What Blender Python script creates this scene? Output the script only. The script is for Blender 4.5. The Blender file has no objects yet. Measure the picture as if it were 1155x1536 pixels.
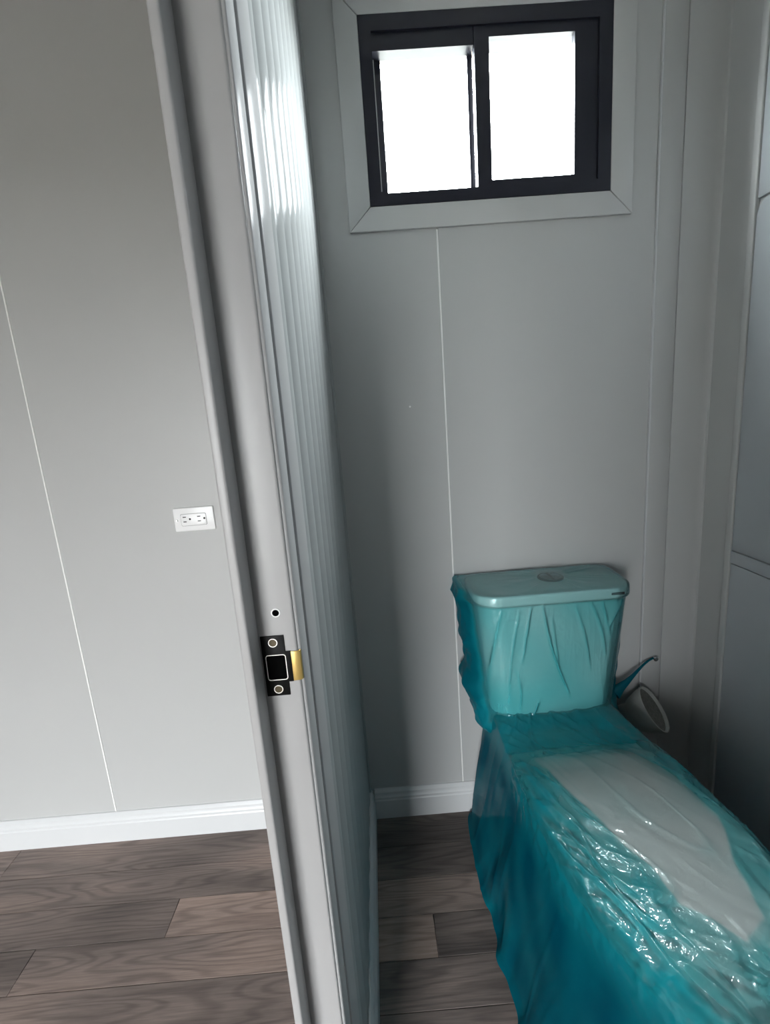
import bpy, bmesh, math, random
from mathutils import Vector, Matrix, noise

# ------------------------------------------------------------------ camera, sky, exposure
scene = bpy.context.scene
col = scene.collection
R = math.radians

F_PX = 715.64
cam_d = bpy.data.cameras.new('camera')
cam_d.sensor_fit = 'HORIZONTAL'
cam_d.sensor_width = 36.0
cam_d.lens = 36.0 * F_PX / 1155.0
cam_d.clip_start = 0.02
cam = bpy.data.objects.new('camera', cam_d)
col.objects.link(cam)
pitch, yaw, roll = R(11.527), R(0.814), R(-4.304)
fwd = Vector((math.sin(yaw) * math.cos(pitch), math.cos(yaw) * math.cos(pitch), -math.sin(pitch)))
r0 = Vector((math.cos(yaw), -math.sin(yaw), 0))
u0 = r0.cross(fwd)
rv = math.cos(roll) * r0 + math.sin(roll) * u0
uv = -math.sin(roll) * r0 + math.cos(roll) * u0
cam.matrix_world = Matrix(((rv.x, uv.x, -fwd.x, 0.0), (rv.y, uv.y, -fwd.y, 0.0), (rv.z, uv.z, -fwd.z, 1.30), (0, 0, 0, 1)))
scene.camera = cam

# overcast sky: three times brighter overhead than at the horizon, the same all round
world = bpy.data.worlds.new('overcast_sky')
scene.world = world
world.use_nodes = True
bg = world.node_tree.nodes['Background']
SKY_ZENITH = 40.0
_n, _l = world.node_tree.nodes, world.node_tree.links
_tc = _n.new('ShaderNodeTexCoord')
_sx = _n.new('ShaderNodeSeparateXYZ'); _l.new(_tc.outputs['Generated'], _sx.inputs[0])
_mr = _n.new('ShaderNodeMapRange')
_mr.inputs['To Min'].default_value = SKY_ZENITH / 3.0
_mr.inputs['To Max'].default_value = SKY_ZENITH
_l.new(_sx.outputs['Z'], _mr.inputs['Value']); _l.new(_mr.outputs[0], bg.inputs['Strength'])
bg.inputs['Color'].default_value = (0.95, 0.98, 1.0, 1)

vs = scene.view_settings
vs.view_transform = 'Standard'
vs.look = 'None'
vs.gamma = 1.0
vs.use_curve_mapping = False
vs.exposure = 1.88
scene.cycles.transparent_max_bounces = 16
scene.cycles.max_bounces = 16
scene.cycles.diffuse_bounces = 8
scene.cycles.sample_clamp_indirect = 8.0
scene.cycles.caustics_reflective = False

def portal(name, loc, size_x, size_y, rot):
    d = bpy.data.lights.new(name, 'AREA')
    d.shape = 'RECTANGLE'
    d.size, d.size_y = size_x, size_y
    d.cycles.is_portal = True
    o = bpy.data.objects.new(name, d)
    o.location = loc
    o.rotation_euler = rot
    col.objects.link(o)
    return o
portal('window_portal', (0.35, 1.46, 2.02), 0.62, 0.42, (R(-90), 0, 0))
portal('doorway_portal', (-1.05, -2.53, 0.90), 1.10, 1.76, (R(90), 0, 0))

# ------------------------------------------------------------------ materials
def mat(name, color, rough=0.5, metal=0.0, spec=0.5, var=0.0, scale=30.0, bump=0.0, bscale=200.0, coat=0.0):
    m = bpy.data.materials.new(name)
    m.use_nodes = True
    nt = m.node_tree
    b = nt.nodes['Principled BSDF']
    b.inputs['Base Color'].default_value = (*color, 1)
    b.inputs['Roughness'].default_value = rough
    b.inputs['Metallic'].default_value = metal
    b.inputs['Specular IOR Level'].default_value = spec
    b.inputs['Coat Weight'].default_value = coat
    tc = nt.nodes.new('ShaderNodeTexCoord')
    n = nt.nodes.new('ShaderNodeTexNoise')
    n.inputs['Scale'].default_value = scale
    n.inputs['Detail'].default_value = 4
    nt.links.new(tc.outputs['Object'], n.inputs['Vector'])
    mx = nt.nodes.new('ShaderNodeMixRGB')
    mx.inputs['Color1'].default_value = (*[c * (1 - var) for c in color], 1)
    mx.inputs['Color2'].default_value = (*[min(1, c * (1 + var)) for c in color], 1)
    nt.links.new(n.outputs['Fac'], mx.inputs['Fac'])
    nt.links.new(mx.outputs['Color'], b.inputs['Base Color'])
    if bump > 0:
        n2 = nt.nodes.new('ShaderNodeTexNoise')
        n2.inputs['Scale'].default_value = bscale
        n2.inputs['Detail'].default_value = 3
        nt.links.new(tc.outputs['Object'], n2.inputs['Vector'])
        bp = nt.nodes.new('ShaderNodeBump')
        bp.inputs['Strength'].default_value = bump
        bp.inputs['Distance'].default_value = 0.002
        nt.links.new(n2.outputs['Fac'], bp.inputs['Height'])
        nt.links.new(bp.outputs['Normal'], b.inputs['Normal'])
    return m

M = {}
M['wall'] = mat('grey_wall_panel', (0.47, 0.475, 0.47), 0.42, var=0.02, scale=5, bump=0.05, bscale=300)
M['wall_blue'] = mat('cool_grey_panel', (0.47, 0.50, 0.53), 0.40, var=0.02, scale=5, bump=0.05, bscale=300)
M['trim'] = mat('grey_trim', (0.50, 0.505, 0.50), 0.38, var=0.02, scale=8)
M['seam'] = mat('white_seam_strip', (0.90, 0.90, 0.88), 0.35, var=0.02)
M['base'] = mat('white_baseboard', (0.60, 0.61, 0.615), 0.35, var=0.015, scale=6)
M['jamb'] = mat('painted_jamb', (0.41, 0.405, 0.405), 0.4, var=0.02, scale=10)
def sheen_mat(name, color, sheen, rough):
    # matt plastic with a faint constant sheen
    m = bpy.data.materials.new(name)
    m.use_nodes = True
    nt = m.node_tree
    nt.nodes.clear()
    o = nt.nodes.new('ShaderNodeOutputMaterial')
    tc = nt.nodes.new('ShaderNodeTexCoord')
    n = nt.nodes.new('ShaderNodeTexNoise'); n.inputs['Scale'].default_value = 8
    nt.links.new(tc.outputs['Object'], n.inputs['Vector'])
    mx = nt.nodes.new('ShaderNodeMixRGB')
    mx.inputs['Color1'].default_value = (*[c * 0.97 for c in color], 1); mx.inputs['Color2'].default_value = (*[c * 1.03 for c in color], 1)
    nt.links.new(n.outputs['Fac'], mx.inputs['Fac'])
    d = nt.nodes.new('ShaderNodeBsdfDiffuse'); nt.links.new(mx.outputs['Color'], d.inputs['Color'])
    gl = nt.nodes.new('ShaderNodeBsdfGlossy'); gl.inputs['Roughness'].default_value = rough
    ms = nt.nodes.new('ShaderNodeMixShader'); ms.inputs[0].default_value = sheen
    nt.links.new(d.outputs[0], ms.inputs[1]); nt.links.new(gl.outputs[0], ms.inputs[2]); nt.links.new(ms.outputs[0], o.inputs['Surface'])
    return m
M['flute'] = sheen_mat('fluted_pvc', (0.40, 0.415, 0.412), 0.020, 0.15)
M['casing'] = sheen_mat('door_casing_paint', (0.44, 0.44, 0.44), 0.022, 0.2)
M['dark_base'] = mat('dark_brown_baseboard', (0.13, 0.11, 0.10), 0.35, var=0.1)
M['black'] = mat('black_aluminium', (0.012, 0.013, 0.022), 0.38, var=0.05)
M['strike'] = mat('black_strike_metal', (0.005, 0.005, 0.005), 0.45, metal=0.0, spec=0.12)
M['hole'] = mat('dark_cavity', (0.002, 0.002, 0.002), 0.9, spec=0.02)
M['brass'] = mat('brass_lip', (0.62, 0.43, 0.14), 0.38, metal=0.55, var=0.08)
M['steel'] = mat('bright_steel_edge', (0.72, 0.71, 0.68), 0.3, metal=0.9)
M['bronze'] = mat('dark_bronze_screw', (0.07, 0.055, 0.03), 0.45, metal=0.6)
M['outlet'] = mat('white_outlet_plastic', (0.88, 0.88, 0.88), 0.35)
M['slot'] = mat('dark_slot', (0.02, 0.02, 0.02), 0.6)
M['ceramic'] = mat('white_ceramic', (0.86, 0.87, 0.86), 0.12, coat=0.3)
M['seatp'] = mat('white_seat_plastic', (0.86, 0.87, 0.86), 0.25)
M['chrome'] = mat('chrome', (0.55, 0.57, 0.58), 0.15, metal=1.0)
M['dchrome'] = mat('dark_chrome', (0.10, 0.11, 0.12), 0.25, metal=0.9)
M['cup'] = mat('grey_white_plastic', (0.50, 0.51, 0.48), 0.5, var=0.1, scale=60)
M['cup_in'] = mat('speckled_grey_core', (0.17, 0.17, 0.155), 0.8, var=0.7, scale=140, bump=0.6, bscale=160)
M['ceiling'] = mat('dark_unseen_ceiling', (0.10, 0.085, 0.07), 0.6, var=0.2)  # unseen ceiling; dark colour made up to cut bounce light in the left room
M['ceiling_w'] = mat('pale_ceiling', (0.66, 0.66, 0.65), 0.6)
M['ground'] = mat('grey_asphalt_ground', (0.12, 0.12, 0.11), 0.9, var=0.15, scale=2)
M['sub'] = mat('dark_subfloor', (0.035, 0.03, 0.028), 0.8)
M['strip'] = mat('white_weather_strip', (0.85, 0.85, 0.85), 0.5)
M['outer'] = mat('pinkish_outer_track', (0.60, 0.50, 0.45), 0.5)

def glass_mat(name, tint):
    m = bpy.data.materials.new(name)
    m.use_nodes = True
    nt = m.node_tree
    nt.nodes.clear()
    out = nt.nodes.new('ShaderNodeOutputMaterial')
    t = nt.nodes.new('ShaderNodeBsdfTransparent')
    t.inputs['Color'].default_value = (*tint, 1)
    g = nt.nodes.new('ShaderNodeBsdfGlossy')
    g.inputs['Roughness'].default_value = 0.02
    mx = nt.nodes.new('ShaderNodeMixShader')
    mx.inputs[0].default_value = 0.04
    nt.links.new(t.outputs[0], mx.inputs[1])
    nt.links.new(g.outputs[0], mx.inputs[2])
    nt.links.new(mx.outputs[0], out.inputs['Surface'])
    return m
M['glass'] = glass_mat('window_glass', (0.93, 0.95, 0.95))
M['tinted'] = glass_mat('tinted_glass', (0.735, 0.735, 0.735))

def wood_mat():
    m = bpy.data.materials.new('grey_brown_plank')
    m.use_nodes = True
    nt = m.node_tree
    N, L = nt.nodes, nt.links
    b = N['Principled BSDF']
    tc = N.new('ShaderNodeTexCoord')
    oi = N.new('ShaderNodeObjectInfo')
    cmb = N.new('ShaderNodeCombineXYZ')
    mul = N.new('ShaderNodeMath'); mul.operation = 'MULTIPLY'; mul.inputs[1].default_value = 37.0
    sc = N.new('ShaderNodeSeparateColor'); L.new(oi.outputs['Color'], sc.inputs[0])
    L.new(sc.outputs[1], mul.inputs[0])
    L.new(mul.outputs[0], cmb.inputs['X']); L.new(mul.outputs[0], cmb.inputs['Y']); L.new(mul.outputs[0], cmb.inputs['Z'])
    add = N.new('ShaderNodeVectorMath'); add.operation = 'ADD'
    L.new(tc.outputs['Object'], add.inputs[0]); L.new(cmb.outputs[0], add.inputs[1])
    # long cathedral figure: a stretched noise field, its level lines make the grain
    mp = N.new('ShaderNodeMapping'); mp.inputs['Scale'].default_value = (1.7, 15.0, 1.0)
    L.new(add.outputs[0], mp.inputs['Vector'])
    n1 = N.new('ShaderNodeTexNoise'); n1.inputs['Scale'].default_value = 1.0; n1.inputs['Detail'].default_value = 1.5
    n1.inputs['Roughness'].default_value = 0.35
    L.new(mp.outputs[0], n1.inputs['Vector'])
    m1 = N.new('ShaderNodeMath'); m1.operation = 'MULTIPLY'; m1.inputs[1].default_value = 85.0
    L.new(n1.outputs['Fac'], m1.inputs[0])
    sn = N.new('ShaderNodeMath'); sn.operation = 'SINE'; L.new(m1.outputs[0], sn.inputs[0])
    mr = N.new('ShaderNodeMapRange'); mr.inputs['From Min'].default_value = -1; mr.inputs['From Max'].default_value = 1
    L.new(sn.outputs[0], mr.inputs['Value'])
    # fine fibres
    mp2 = N.new('ShaderNodeMapping'); mp2.inputs['Scale'].default_value = (14.0, 260.0, 1.0)
    L.new(add.outputs[0], mp2.inputs['Vector'])
    n2 = N.new('ShaderNodeTexNoise'); n2.inputs['Scale'].default_value = 1.0; n2.inputs['Detail'].default_value = 4
    L.new(mp2.outputs[0], n2.inputs['Vector'])
    # broad tone along the plank
    mp3 = N.new('ShaderNodeMapping'); mp3.inputs['Scale'].default_value = (1.6, 5.0, 1.0)
    L.new(add.outputs[0], mp3.inputs['Vector'])
    n3 = N.new('ShaderNodeTexNoise'); n3.inputs['Scale'].default_value = 1.0; n3.inputs['Detail'].default_value = 2
    L.new(mp3.outputs[0], n3.inputs['Vector'])
    ramp = N.new('ShaderNodeValToRGB')
    e = ramp.color_ramp.elements
    e[0].position = 0.30; e[0].color = (0.105, 0.087, 0.080, 1)
    e[1].position = 0.72; e[1].color = (0.350, 0.262, 0.222, 1)
    mid = ramp.color_ramp.elements.new(0.5); mid.color = (0.225, 0.180, 0.160, 1)
    tone = N.new('ShaderNodeMath'); tone.operation = 'MULTIPLY_ADD'; tone.inputs[1].default_value = 0.32
    L.new(sc.outputs[0], tone.inputs[0])
    tsub = N.new('ShaderNodeMath'); tsub.operation = 'SUBTRACT'; tsub.inputs[1].default_value = 0.16
    L.new(n3.outputs['Fac'], tsub.inputs[0]); L.new(tsub.outputs[0], tone.inputs[2])
    L.new(tone.outputs[0], ramp.inputs['Fac'])
    g1 = N.new('ShaderNodeMixRGB'); g1.blend_type = 'MULTIPLY'
    gr = N.new('ShaderNodeValToRGB')
    gr.color_ramp.elements[0].position = 0.0; gr.color_ramp.elements[0].color = (0.62, 0.61, 0.62, 1)
    gr.color_ramp.elements[1].position = 0.55; gr.color_ramp.elements[1].color = (1.08, 1.08, 1.08, 1)
    L.new(mr.outputs[0], gr.inputs['Fac'])
    g1.inputs['Fac'].default_value = 0.58
    L.new(ramp.outputs['Color'], g1.inputs['Color1']); L.new(gr.outputs['Color'], g1.inputs['Color2'])
    g2 = N.new('ShaderNodeMixRGB'); g2.blend_type = 'MULTIPLY'; g2.inputs['Fac'].default_value = 0.55
    fr = N.new('ShaderNodeValToRGB')
    fr.color_ramp.elements[0].position = 0.3; fr.color_ramp.elements[0].color = (0.65, 0.65, 0.65, 1)
    fr.color_ramp.elements[1].position = 0.7; fr.color_ramp.elements[1].color = (1.25, 1.25, 1.25, 1)
    L.new(n2.outputs['Fac'], fr.inputs['Fac'])
    L.new(g1.outputs['Color'], g2.inputs['Color1']); L.new(fr.outputs['Color'], g2.inputs['Color2'])
    L.new(g2.outputs['Color'], b.inputs['Base Color'])
    b.inputs['Roughness'].default_value = 0.5
    b.inputs['Specular IOR Level'].default_value = 0.3
    bp = N.new('ShaderNodeBump'); bp.inputs['Strength'].default_value = 0.25; bp.inputs['Distance'].default_value = 0.001
    L.new(n2.outputs['Fac'], bp.inputs['Height']); L.new(bp.outputs['Normal'], b.inputs['Normal'])
    return m
M['wood'] = wood_mat()

def film_mat():
    # thin teal plastic film; the attribute "layers" is how many plies lie over each other
    m = bpy.data.materials.new('teal_plastic_film')
    m.use_nodes = True
    nt = m.node_tree
    N, L = nt.nodes, nt.links
    N.clear()
    out = N.new('ShaderNodeOutputMaterial')
    at = N.new('ShaderNodeAttribute'); at.attribute_name = 'layers'
    tcol = N.new('ShaderNodeValToRGB')
    e = tcol.color_ramp.elements
    e[0].position = 0.0; e[0].color = (0.95, 0.985, 0.98, 1)
    e[1].position = 1.0; e[1].color = (0.0, 0.20, 0.30, 1)
    k = tcol.color_ramp.elements.new(0.68); k.color = (0.05, 0.72, 0.80, 1)
    k = tcol.color_ramp.elements.new(0.45); k.color = (0.42, 0.87, 0.88, 1)
    L.new(at.outputs['Fac'], tcol.inputs['Fac'])
    tr = N.new('ShaderNodeBsdfTransparent'); L.new(tcol.outputs['Color'], tr.inputs['Color'])
    dcol = N.new('ShaderNodeValToRGB')
    e = dcol.color_ramp.elements
    e[0].position = 0.0; e[0].color = (0.55, 0.68, 0.68, 1)
    e[1].position = 1.0; e[1].color = (0.0, 0.17, 0.25, 1)
    k = dcol.color_ramp.elements.new(0.68); k.color = (0.0, 0.56, 0.66, 1)
    k = dcol.color_ramp.elements.new(0.45); k.color = (0.07, 0.52, 0.56, 1)
    L.new(at.outputs['Fac'], dcol.inputs['Fac'])
    tc = N.new('ShaderNodeTexCoord')
    # crinkles: ridged stretched noise
    n1 = N.new('ShaderNodeTexNoise'); n1.inputs['Scale'].default_value = 30; n1.inputs['Detail'].default_value = 3
    n1.inputs['Distortion'].default_value = 0.5
    L.new(tc.outputs['Object'], n1.inputs['Vector'])
    v = N.new('ShaderNodeTexVoronoi'); v.feature = 'DISTANCE_TO_EDGE'; v.inputs['Scale'].default_value = 22
    wn = N.new('ShaderNodeMixRGB'); wn.blend_type = 'LINEAR_LIGHT'; wn.inputs['Fac'].default_value = 0.06
    L.new(tc.outputs['Object'], wn.inputs['Color1']); L.new(n1.outputs['Color'], wn.inputs['Color2'])
    L.new(wn.outputs['Color'], v.inputs['Vector'])
    ad = N.new('ShaderNodeMath'); ad.operation = 'MULTIPLY_ADD'; ad.inputs[1].default_value = 0.8
    L.new(v.outputs['Distance'], ad.inputs[0]); L.new(n1.outputs['Fac'], ad.inputs[2])
    bp = N.new('ShaderNodeBump'); bp.inputs['Distance'].default_value = 0.006
    bs = N.new('ShaderNodeValToRGB')
    e = bs.color_ramp.elements
    e[0].position = 0.0; e[0].color = (0.15, 0.15, 0.15, 1)
    e[1].position = 0.85; e[1].color = (0.04, 0.04, 0.04, 1)
    k = bs.color_ramp.elements.new(0.30); k.color = (0.45, 0.45, 0.45, 1)
    k = bs.color_ramp.elements.new(0.62); k.color = (0.4, 0.4, 0.4, 1)
    L.new(at.outputs['Fac'], bs.inputs['Fac']); L.new(bs.outputs['Color'], bp.inputs['Strength'])
    L.new(ad.outputs[0], bp.inputs['Height'])
    bp2 = N.new('ShaderNodeBump'); bp2.inputs['Strength'].default_value = 0.15; bp2.inputs['Distance'].default_value = 0.006
    L.new(ad.outputs[0], bp2.inputs['Height'])
    df = N.new('ShaderNodeBsdfDiffuse'); L.new(dcol.outputs['Color'], df.inputs['Color']); L.new(bp2.outputs['Normal'], df.inputs['Normal'])
    tl = N.new('ShaderNodeBsdfTranslucent'); L.new(dcol.outputs['Color'], tl.inputs['Color'])
    dm = N.new('ShaderNodeMixShader'); dm.inputs[0].default_value = 0.4
    L.new(df.outputs[0], dm.inputs[1]); L.new(tl.outputs[0], dm.inputs[2])
    fac = N.new('ShaderNodeMapRange'); fac.inputs['To Min'].default_value = 0.07; fac.inputs['To Max'].default_value = 0.62
    L.new(at.outputs['Fac'], fac.inputs['Value'])
    body = N.new('ShaderNodeMixShader')
    L.new(fac.outputs[0], body.inputs[0]); L.new(tr.outputs[0], body.inputs[1]); L.new(dm.outputs[0], body.inputs[2])
    gl = N.new('ShaderNodeBsdfGlossy'); gl.inputs['Roughness'].default_value = 0.045
    gl.inputs['Color'].default_value = (0.8, 0.9, 0.92, 1)
    L.new(bp.outputs['Normal'], gl.inputs['Normal'])
    fr = N.new('ShaderNodeFresnel'); fr.inputs['IOR'].default_value = 1.55
    fin = N.new('ShaderNodeMixShader')
    fk = N.new('ShaderNodeMapRange'); fk.inputs['From Min'].default_value = 0.6; fk.inputs['To Min'].default_value = 1.0; fk.inputs['To Max'].default_value = 0.15
    L.new(at.outputs['Fac'], fk.inputs['Value'])
    fm = N.new('ShaderNodeMath'); fm.operation = 'MULTIPLY'; L.new(fr.outputs[0], fm.inputs[0]); L.new(fk.outputs[0], fm.inputs[1])
    L.new(fm.outputs[0], fin.inputs[0]); L.new(body.outputs[0], fin.inputs[1]); L.new(gl.outputs[0], fin.inputs[2])
    gs = N.new('ShaderNodeBsdfGlossy'); gs.inputs['Roughness'].default_value = 0.42
    gs.inputs['Color'].default_value = (0.85, 0.95, 0.95, 1)
    L.new(bp2.outputs['Normal'], gs.inputs['Normal'])
    shf = N.new('ShaderNodeMapRange'); shf.inputs['To Min'].default_value = 0.085; shf.inputs['To Max'].default_value = 0.002
    L.new(at.outputs['Fac'], shf.inputs['Value'])
    fin2 = N.new('ShaderNodeMixShader')
    L.new(shf.outputs[0], fin2.inputs[0]); L.new(fin.outputs[0], fin2.inputs[1]); L.new(gs.outputs[0], fin2.inputs[2])
    L.new(fin2.outputs[0], out.inputs['Surface'])
    return m
M['film'] = film_mat()

# ------------------------------------------------------------------ helpers
def tag(o, label=None, cat=None, group=None, kind=None):
    if label: o['label'] = label
    if cat: o['category'] = cat
    if group: o['group'] = group
    if kind: o['kind'] = kind
    return o

def wloc(o):
    v = Vector((0, 0, 0))
    while o is not None:
        v = v + o.location
        o = o.parent
    return v

def put(name, me, origin, parent):
    o = bpy.data.objects.new(name, me)
    col.objects.link(o)
    o.parent = parent
    o.location = Vector(origin) - (wloc(parent) if parent else Vector((0, 0, 0)))
    return o

def mesh(name, verts, faces, m, parent=None, smooth=False, bevel=0.0, seg=2, angle=40):
    verts = [Vector(v) for v in verts]
    xs = [v.x for v in verts]; ys = [v.y for v in verts]; zs = [v.z for v in verts]
    origin = Vector(((min(xs) + max(xs)) / 2, (min(ys) + max(ys)) / 2, min(zs)))
    me = bpy.data.meshes.new(name)
    me.from_pydata([v - origin for v in verts], [], faces)
    me.materials.append(m)
    bm = bmesh.new(); bm.from_mesh(me)
    bmesh.ops.recalc_face_normals(bm, faces=bm.faces)
    if bevel > 0:
        ed = [e for e in bm.edges if len(e.link_faces) == 2 and e.calc_face_angle(0) > R(30)]
        bmesh.ops.bevel(bm, geom=ed, offset=bevel, segments=seg, affect='EDGES', profile=0.5, clamp_overlap=True)
    if smooth or bevel > 0:
        for f in bm.faces: f.smooth = True
        for e in bm.edges:
            if len(e.link_faces) == 2 and e.calc_face_angle(0) > R(angle): e.smooth = False
    bm.to_mesh(me); bm.free()
    return put(name, me, origin, parent)

def box(name, x0, x1, y0, y1, z0, z1, m, parent=None, bevel=0.0, seg=2):
    v = [(x, y, z) for z in (z0, z1) for y in (y0, y1) for x in (x0, x1)]
    f = [(0, 2, 3, 1), (4, 5, 7, 6), (0, 1, 5, 4), (2, 6, 7, 3), (0, 4, 6, 2), (1, 3, 7, 5)]
    return mesh(name, v, f, m, parent, bevel=bevel, seg=seg)

def prism(name, pts, fn, a, b, m, parent=None, bevel=0.0, seg=2, smooth=False, angle=40):
    """pts: 2-D outline; fn(u, v, t) -> world point; t runs a..b"""
    n = len(pts)
    v = [fn(p[0], p[1], a) for p in pts] + [fn(p[0], p[1], b) for p in pts]
    f = [tuple(range(n)), tuple(range(2 * n - 1, n - 1, -1))]
    f += [(i, (i + 1) % n, n + (i + 1) % n, n + i) for i in range(n)]
    return mesh(name, v, f, m, parent, bevel=bevel, seg=seg, smooth=smooth, angle=angle)

def grid_wall(name, us, vs_, holes, fn, a, b, m, parent=None):
    """a slab on a grid of lines us x vs_ with cells (i, j) in holes left open"""
    nu, nv = len(us), len(vs_)
    idx = {}
    verts = []
    for t in (a, b):
        for i in range(nu):
            for j in range(nv):
                idx[(i, j, t)] = len(verts); verts.append(fn(us[i], vs_[j], t))
    faces = []
    solid = {(i, j) for i in range(nu - 1) for j in range(nv - 1)} - set(holes)
    for (i, j) in solid:
        for t in (a, b):
            faces.append((idx[i, j, t], idx[i + 1, j, t], idx[i + 1, j + 1, t], idx[i, j + 1, t]))
        for (di, dj, p, q) in ((-1, 0, (i, j), (i, j + 1)), (1, 0, (i + 1, j), (i + 1, j + 1)), (0, -1, (i, j), (i + 1, j)), (0, 1, (i, j + 1), (i + 1, j + 1))):
            if (i + di, j + dj) not in solid:
                faces.append((idx[(*p, a)], idx[(*q, a)], idx[(*q, b)], idx[(*p, b)]))
    return mesh(name, verts, faces, m, parent)

def loft(name, rings, m, parent=None, cap0=True, cap1=True, smooth=True, angle=50, attr=None):
    n = len(rings[0])
    v = [p for r in rings for p in r]
    f = []
    for k in range(len(rings) - 1):
        for i in range(n):
            j = (i + 1) % n
            f.append((k * n + i, k * n + j, (k + 1) * n + j, (k + 1) * n + i))
    if cap0: f.append(tuple(range(n - 1, -1, -1)))
    if cap1: f.append(tuple(range((len(rings) - 1) * n, len(rings) * n)))
    o = mesh(name, v, f, m, parent, smooth=smooth, angle=angle)
    if attr is not None:
        a = o.data.attributes.new('layers', 'FLOAT', 'POINT')
        a.data.foreach_set('value', attr)
    return o

def rrect(cx, cy, hx, hy, r, z, n=6, rf=None):
    """rounded rectangle ring, ccw from the rear right; rf = radius of the front corners"""
    rf = r if rf is None else rf
    out = []
    for (sx, sy, a0, rr) in ((1, 1, 0, r), (-1, 1, 90, r), (-1, -1, 180, rf), (1, -1, 270, rf)):
        for k in range(n + 1):
            a = R(a0 + 90 * k / n)
            out.append((cx + sx * (hx - rr) + rr * math.cos(a), cy + sy * (hy - rr) + rr * math.sin(a), z))
    return out

def tube(name, pts, rad, m, parent=None, n=10, layers=None):
    rings = []
    prev = None
    for k, p in enumerate(pts):
        p = Vector(p)
        d = (Vector(pts[min(k + 1, len(pts) - 1)]) - Vector(pts[max(k - 1, 0)])).normalized()
        s = d.cross(Vector((0, 0, 1)))
        s = s.normalized() if s.length > 1e-3 else Vector((1, 0, 0))
        t = s.cross(d)
        r = rad[k] if isinstance(rad, (list, tuple)) else rad
        rings.append([p + r * (math.cos(2 * math.pi * i / n) * s + math.sin(2 * math.pi * i / n) * t) for i in range(n)])
    return loft(name, rings, m, parent, attr=None if layers is None else [layers] * (n * len(pts)))

def disc(name, c, nrm, prof, m, parent=None, n=24, sx=1.0):
    """lathe round axis nrm through c; prof = [(radius, height)]"""
    c = Vector(c); nrm = Vector(nrm).normalized()
    a = nrm.cross(Vector((0, 0, 1)))
    a = a.normalized() if a.length > 1e-3 else Vector((1, 0, 0))
    b = nrm.cross(a)
    rings = [[c + h * nrm + r * (math.cos(2 * math.pi * i / n) * a * sx + math.sin(2 * math.pi * i / n) * b) for i in range(n)] for (r, h) in prof]
    return loft(name, rings, m, parent, angle=35)

def empty(name, loc, parent=None):
    o = bpy.data.objects.new(name, None)
    o.empty_display_size = 0.05
    col.objects.link(o)
    o.parent = parent
    o.location = Vector(loc) - (wloc(parent) if parent else Vector((0, 0, 0)))
    return o

XZ = lambda u, v, t: (u, t, v)       # outline in the back wall, extruded in depth
YZ = lambda u, v, t: (t, u, v)       # outline in a side wall, extruded across
YB = 1.356                            # face of the back wall
ZC = 2.45                             # ceiling
XR = 0.948                            # face of the right wall
XP = -0.100                           # bathroom face of the partition
XL = -2.90
YR = -2.40

# ------------------------------------------------------------------ floor
floor = tag(box('floor', XL - 0.1, XR + 0.1, YR - 0.1, YB + 0.09, -0.08, -0.0045, M['sub']), kind='structure')
random.seed(4)
PW, PLN = 0.1043, 1.044
shared = {}
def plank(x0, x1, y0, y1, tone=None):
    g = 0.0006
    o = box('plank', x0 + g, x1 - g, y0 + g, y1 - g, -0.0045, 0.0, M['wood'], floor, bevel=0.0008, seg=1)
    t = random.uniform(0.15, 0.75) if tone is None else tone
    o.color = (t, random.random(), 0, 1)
# plank tones by row and start (in tenths of a metre), bathroom ones darkened for shade
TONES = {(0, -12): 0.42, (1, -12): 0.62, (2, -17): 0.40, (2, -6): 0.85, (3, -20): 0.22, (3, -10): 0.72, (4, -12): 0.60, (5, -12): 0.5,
         (0, -2): 0.05, (1, -2): 0.16, (3, 1): 0.28, (4, -2): 0.12, (5, -2): 0.15}  # bathroom planks: the room's shade is painted in as darker tones
known = {2: -0.647, 3: -0.982}       # row index -> a joint's x
for k in range(0, 40):
    y1 = 1.336 - PW * k + (0.02 if k == 0 else 0)
    y0 = 1.336 - PW * (k + 1)
    if y0 < YR: break
    j = known.get(k)
    if j is None:
        j = random.uniform(-1.0, 0.0)
        if k in (0, 1, 4, 5): j = -0.20
    x = j - math.ceil((j - XL) / PLN) * PLN
    while x < XR + 0.02:
        a, b = max(x, XL), min(x + PLN, XR + 0.02)
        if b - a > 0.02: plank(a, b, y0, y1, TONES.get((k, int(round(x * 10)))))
        x += PLN

# ------------------------------------------------------------------ back wall, its panels and seams
wall_back = tag(grid_wall('wall_back', [XL - 0.1, 0.041, 0.658, XR + 0.1], [-0.08, 1.820, 2.232, ZC + 0.05], [(1, 1)], XZ, YB + 0.007, YB + 0.085, M['wall']), kind='structure')
def panel(pts, x=None):
    return prism('wall_panel', pts, XZ, YB, YB + 0.007, M['wall'], wall_back, bevel=0.0008, seg=1)
g = 0.0022
panel([(XL, 0), (-2.065 - g, 0), (-2.065 - g, ZC), (XL, ZC)])
panel([(-2.065 + g, 0), (-0.928 - g, 0), (-0.928 - g, ZC), (-2.065 + g, ZC)])
panel([(-0.928 + g, 0), (0.209 - g, 0), (0.209 - g, 1.820), (0.041, 1.820), (0.041, 2.232), (0.209 - g, 2.232), (0.209 - g, ZC), (-0.928 + g, ZC)])
panel([(0.209 + g, 0), (0.785 - g, 0), (0.785 - g, ZC), (0.209 + g, ZC), (0.209 + g, 2.232), (0.658, 2.232), (0.658, 1.820), (0.209 + g, 1.820)])
panel([(0.789, 0), (XR, 0), (XR, ZC), (0.789, ZC)])
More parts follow.
